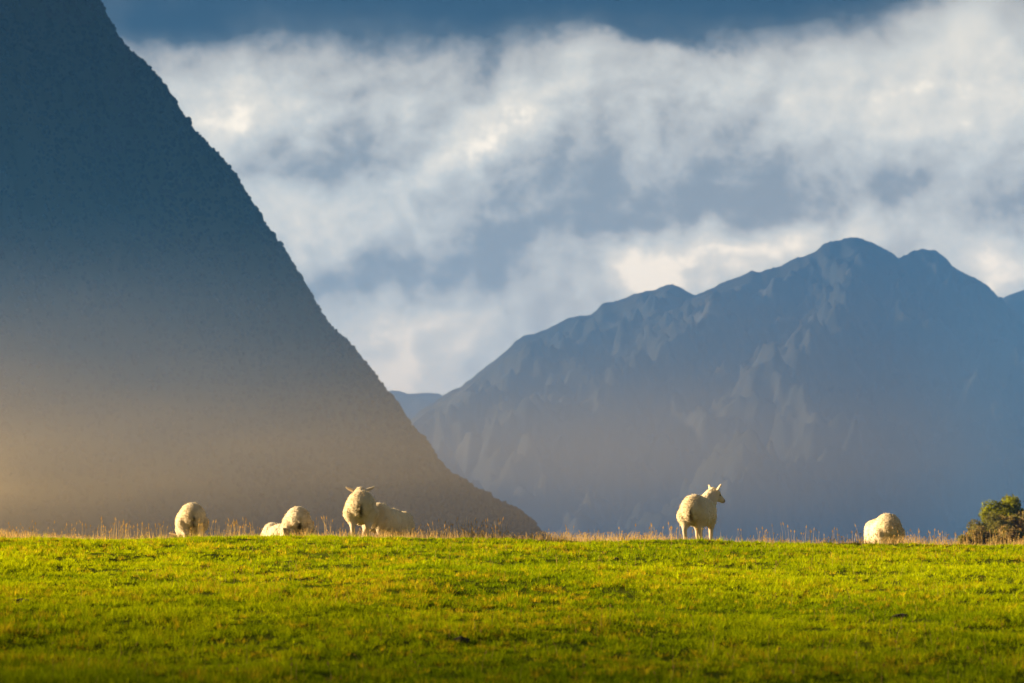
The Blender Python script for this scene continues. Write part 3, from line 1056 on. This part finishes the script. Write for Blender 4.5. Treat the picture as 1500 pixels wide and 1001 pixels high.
# ------------------------------------------------------------------ valley mist lit by the low sun, warmth also put into its colour: a bank with its own length, depth and height
m_mist, N = new_mat('mist')
pv = N.n('ShaderNodeVolumePrincipled')
pv.inputs['Color'].default_value = (1.0, 0.765, 0.38, 1)
pv.inputs['Density'].default_value = 0.00125
pv.inputs['Anisotropy'].default_value = 0.0
ou = N.n('ShaderNodeOutputMaterial')
N.put(ou.inputs['Volume'], pv.outputs[0])
mx_ = np.linspace(-420, 330, 90)
mz_ = np.linspace(-30, 110, 70)
MX, MZ = np.meshgrid(mx_, mz_)
Ym = 950.0
# thickness shapes the glow: fullest midway, thinned below for the shaded low air
tx_ = (0.28 + 0.72 * smooth01((0 - MX) / 220)) * smooth01((250 - MX) / 260) * smooth01((MX + 420) / 160)
rng_ = 76 + 22 * smooth01((MX + 40) / 120)
up_ = np.where(MZ > 30, np.clip(1 - (MZ - 30) / rng_, 0, 1) ** 2.1, np.clip(1 - (30 - MZ) / 43, 0, 1))
TH = 620 * tx_ * up_ * (1 + 0.26 * fbm(MX / 130, MZ / 38, 4, 151))
front = np.stack([MX.ravel(), (Ym - TH / 2 - 0.5).ravel(), MZ.ravel()], 1)
backv = np.stack([MX.ravel(), (Ym + TH / 2 + 0.5).ravel(), MZ.ravel()], 1)
gf = grid_faces(len(mx_), len(mz_))
nvm = len(front)
nxm, nym = len(mx_), len(mz_)
edge = list(range(nxm)) + [r * nxm + nxm - 1 for r in range(1, nym)] + [(nym - 1) * nxm + k for k in range(nxm - 2, -1, -1)] + [r * nxm for r in range(nym - 2, 0, -1)]
e = np.array(edge)
e2 = np.roll(e, -1)
rim = np.stack([e2, e, e + nvm, e2 + nvm], 1)
mist = mesh_np('valley_mist', np.concatenate([front, backv]), np.concatenate([gf, gf[:, ::-1] + nvm, rim]), m_mist)
mist['kind'] = 'stuff'
tag(mist, 'warm sunlit mist hanging over the valley in front of the dark mountain', 'mist')

# air tinted blue to stand for shade in the valley, thicker low down, with a thicker column to the right
m_shade, N = new_mat('blue_mist')
pv = N.n('ShaderNodeVolumePrincipled')
pv.inputs['Color'].default_value = (0.12, 0.42, 1.0, 1)
pv.inputs['Density'].default_value = 0.0006
ou = N.n('ShaderNodeOutputMaterial')
N.put(ou.inputs['Volume'], pv.outputs[0])
bx_ = np.linspace(-420, 420, nxm)
bz_ = np.linspace(-30, 250, nym)
BX, BZ = np.meshgrid(bx_, bz_)
shaft = smooth01((BX - at(1230, 500, 1000)[0]) / 75) * smooth01((at(1750, 500, 1000)[0] - BX) / 40)
body = smooth01((120 - BX) / 260) * 0.9 + 0.1
TB = 560 * (body * np.clip((240 - BZ) / 205, 0, 1) ** 3.0 * smooth01((BZ - 2) / 75) + 0.55 * shaft * smooth01((120 - BZ) / 60) * smooth01((BZ + 28) / 30)) * smooth01((BX + 420) / 120) * smooth01((420 - BX) / 120)
TB = TB * (1 + 0.12 * fbm(BX / 120, BZ / 60, 4, 171))
front = np.stack([BX.ravel(), (1000.0 - TB / 2 - 0.5).ravel(), BZ.ravel()], 1)
backv = np.stack([BX.ravel(), (1000.0 + TB / 2 + 0.5).ravel(), BZ.ravel()], 1)
mist2 = mesh_np('shade_tint_mist', np.concatenate([front, backv]), np.concatenate([gf, gf[:, ::-1] + nvm, rim]), m_shade)
mist2['kind'] = 'stuff'
tag(mist2, 'air tinted blue for shade, filling the valley below the steep dark mountain', 'mist')

# ------------------------------------------------------------------ haze
m_haze, N = new_mat('haze')
pv = N.n('ShaderNodeVolumePrincipled')
pv.inputs['Color'].default_value = (0.10, 0.36, 1.0, 1)
pv.inputs['Density'].default_value = 0.000075
pv.inputs['Anisotropy'].default_value = 0.0
ou = N.n('ShaderNodeOutputMaterial')
N.put(ou.inputs['Volume'], pv.outputs[0])
bm = bmesh.new()
bmesh.ops.create_cube(bm, size=1.0)
me = bpy.data.meshes.new('haze')
hx, hy0, hy1, hz0, hz1 = 9500, -3500, 12500, -75, 655
for vv in bm.verts:
    vv.co = Vector((vv.co.x * 2 * hx, hy0 if vv.co.y < 0 else hy1, hz0 if vv.co.z < 0 else hz1))
bm.to_mesh(me)
bm.free()
me.materials.append(m_haze)
haze = bpy.data.objects.new('haze', me)
COL.objects.link(haze)
haze['kind'] = 'stuff'
tag(haze, 'pale blue haze filling the air between the pasture and the mountains', 'haze')
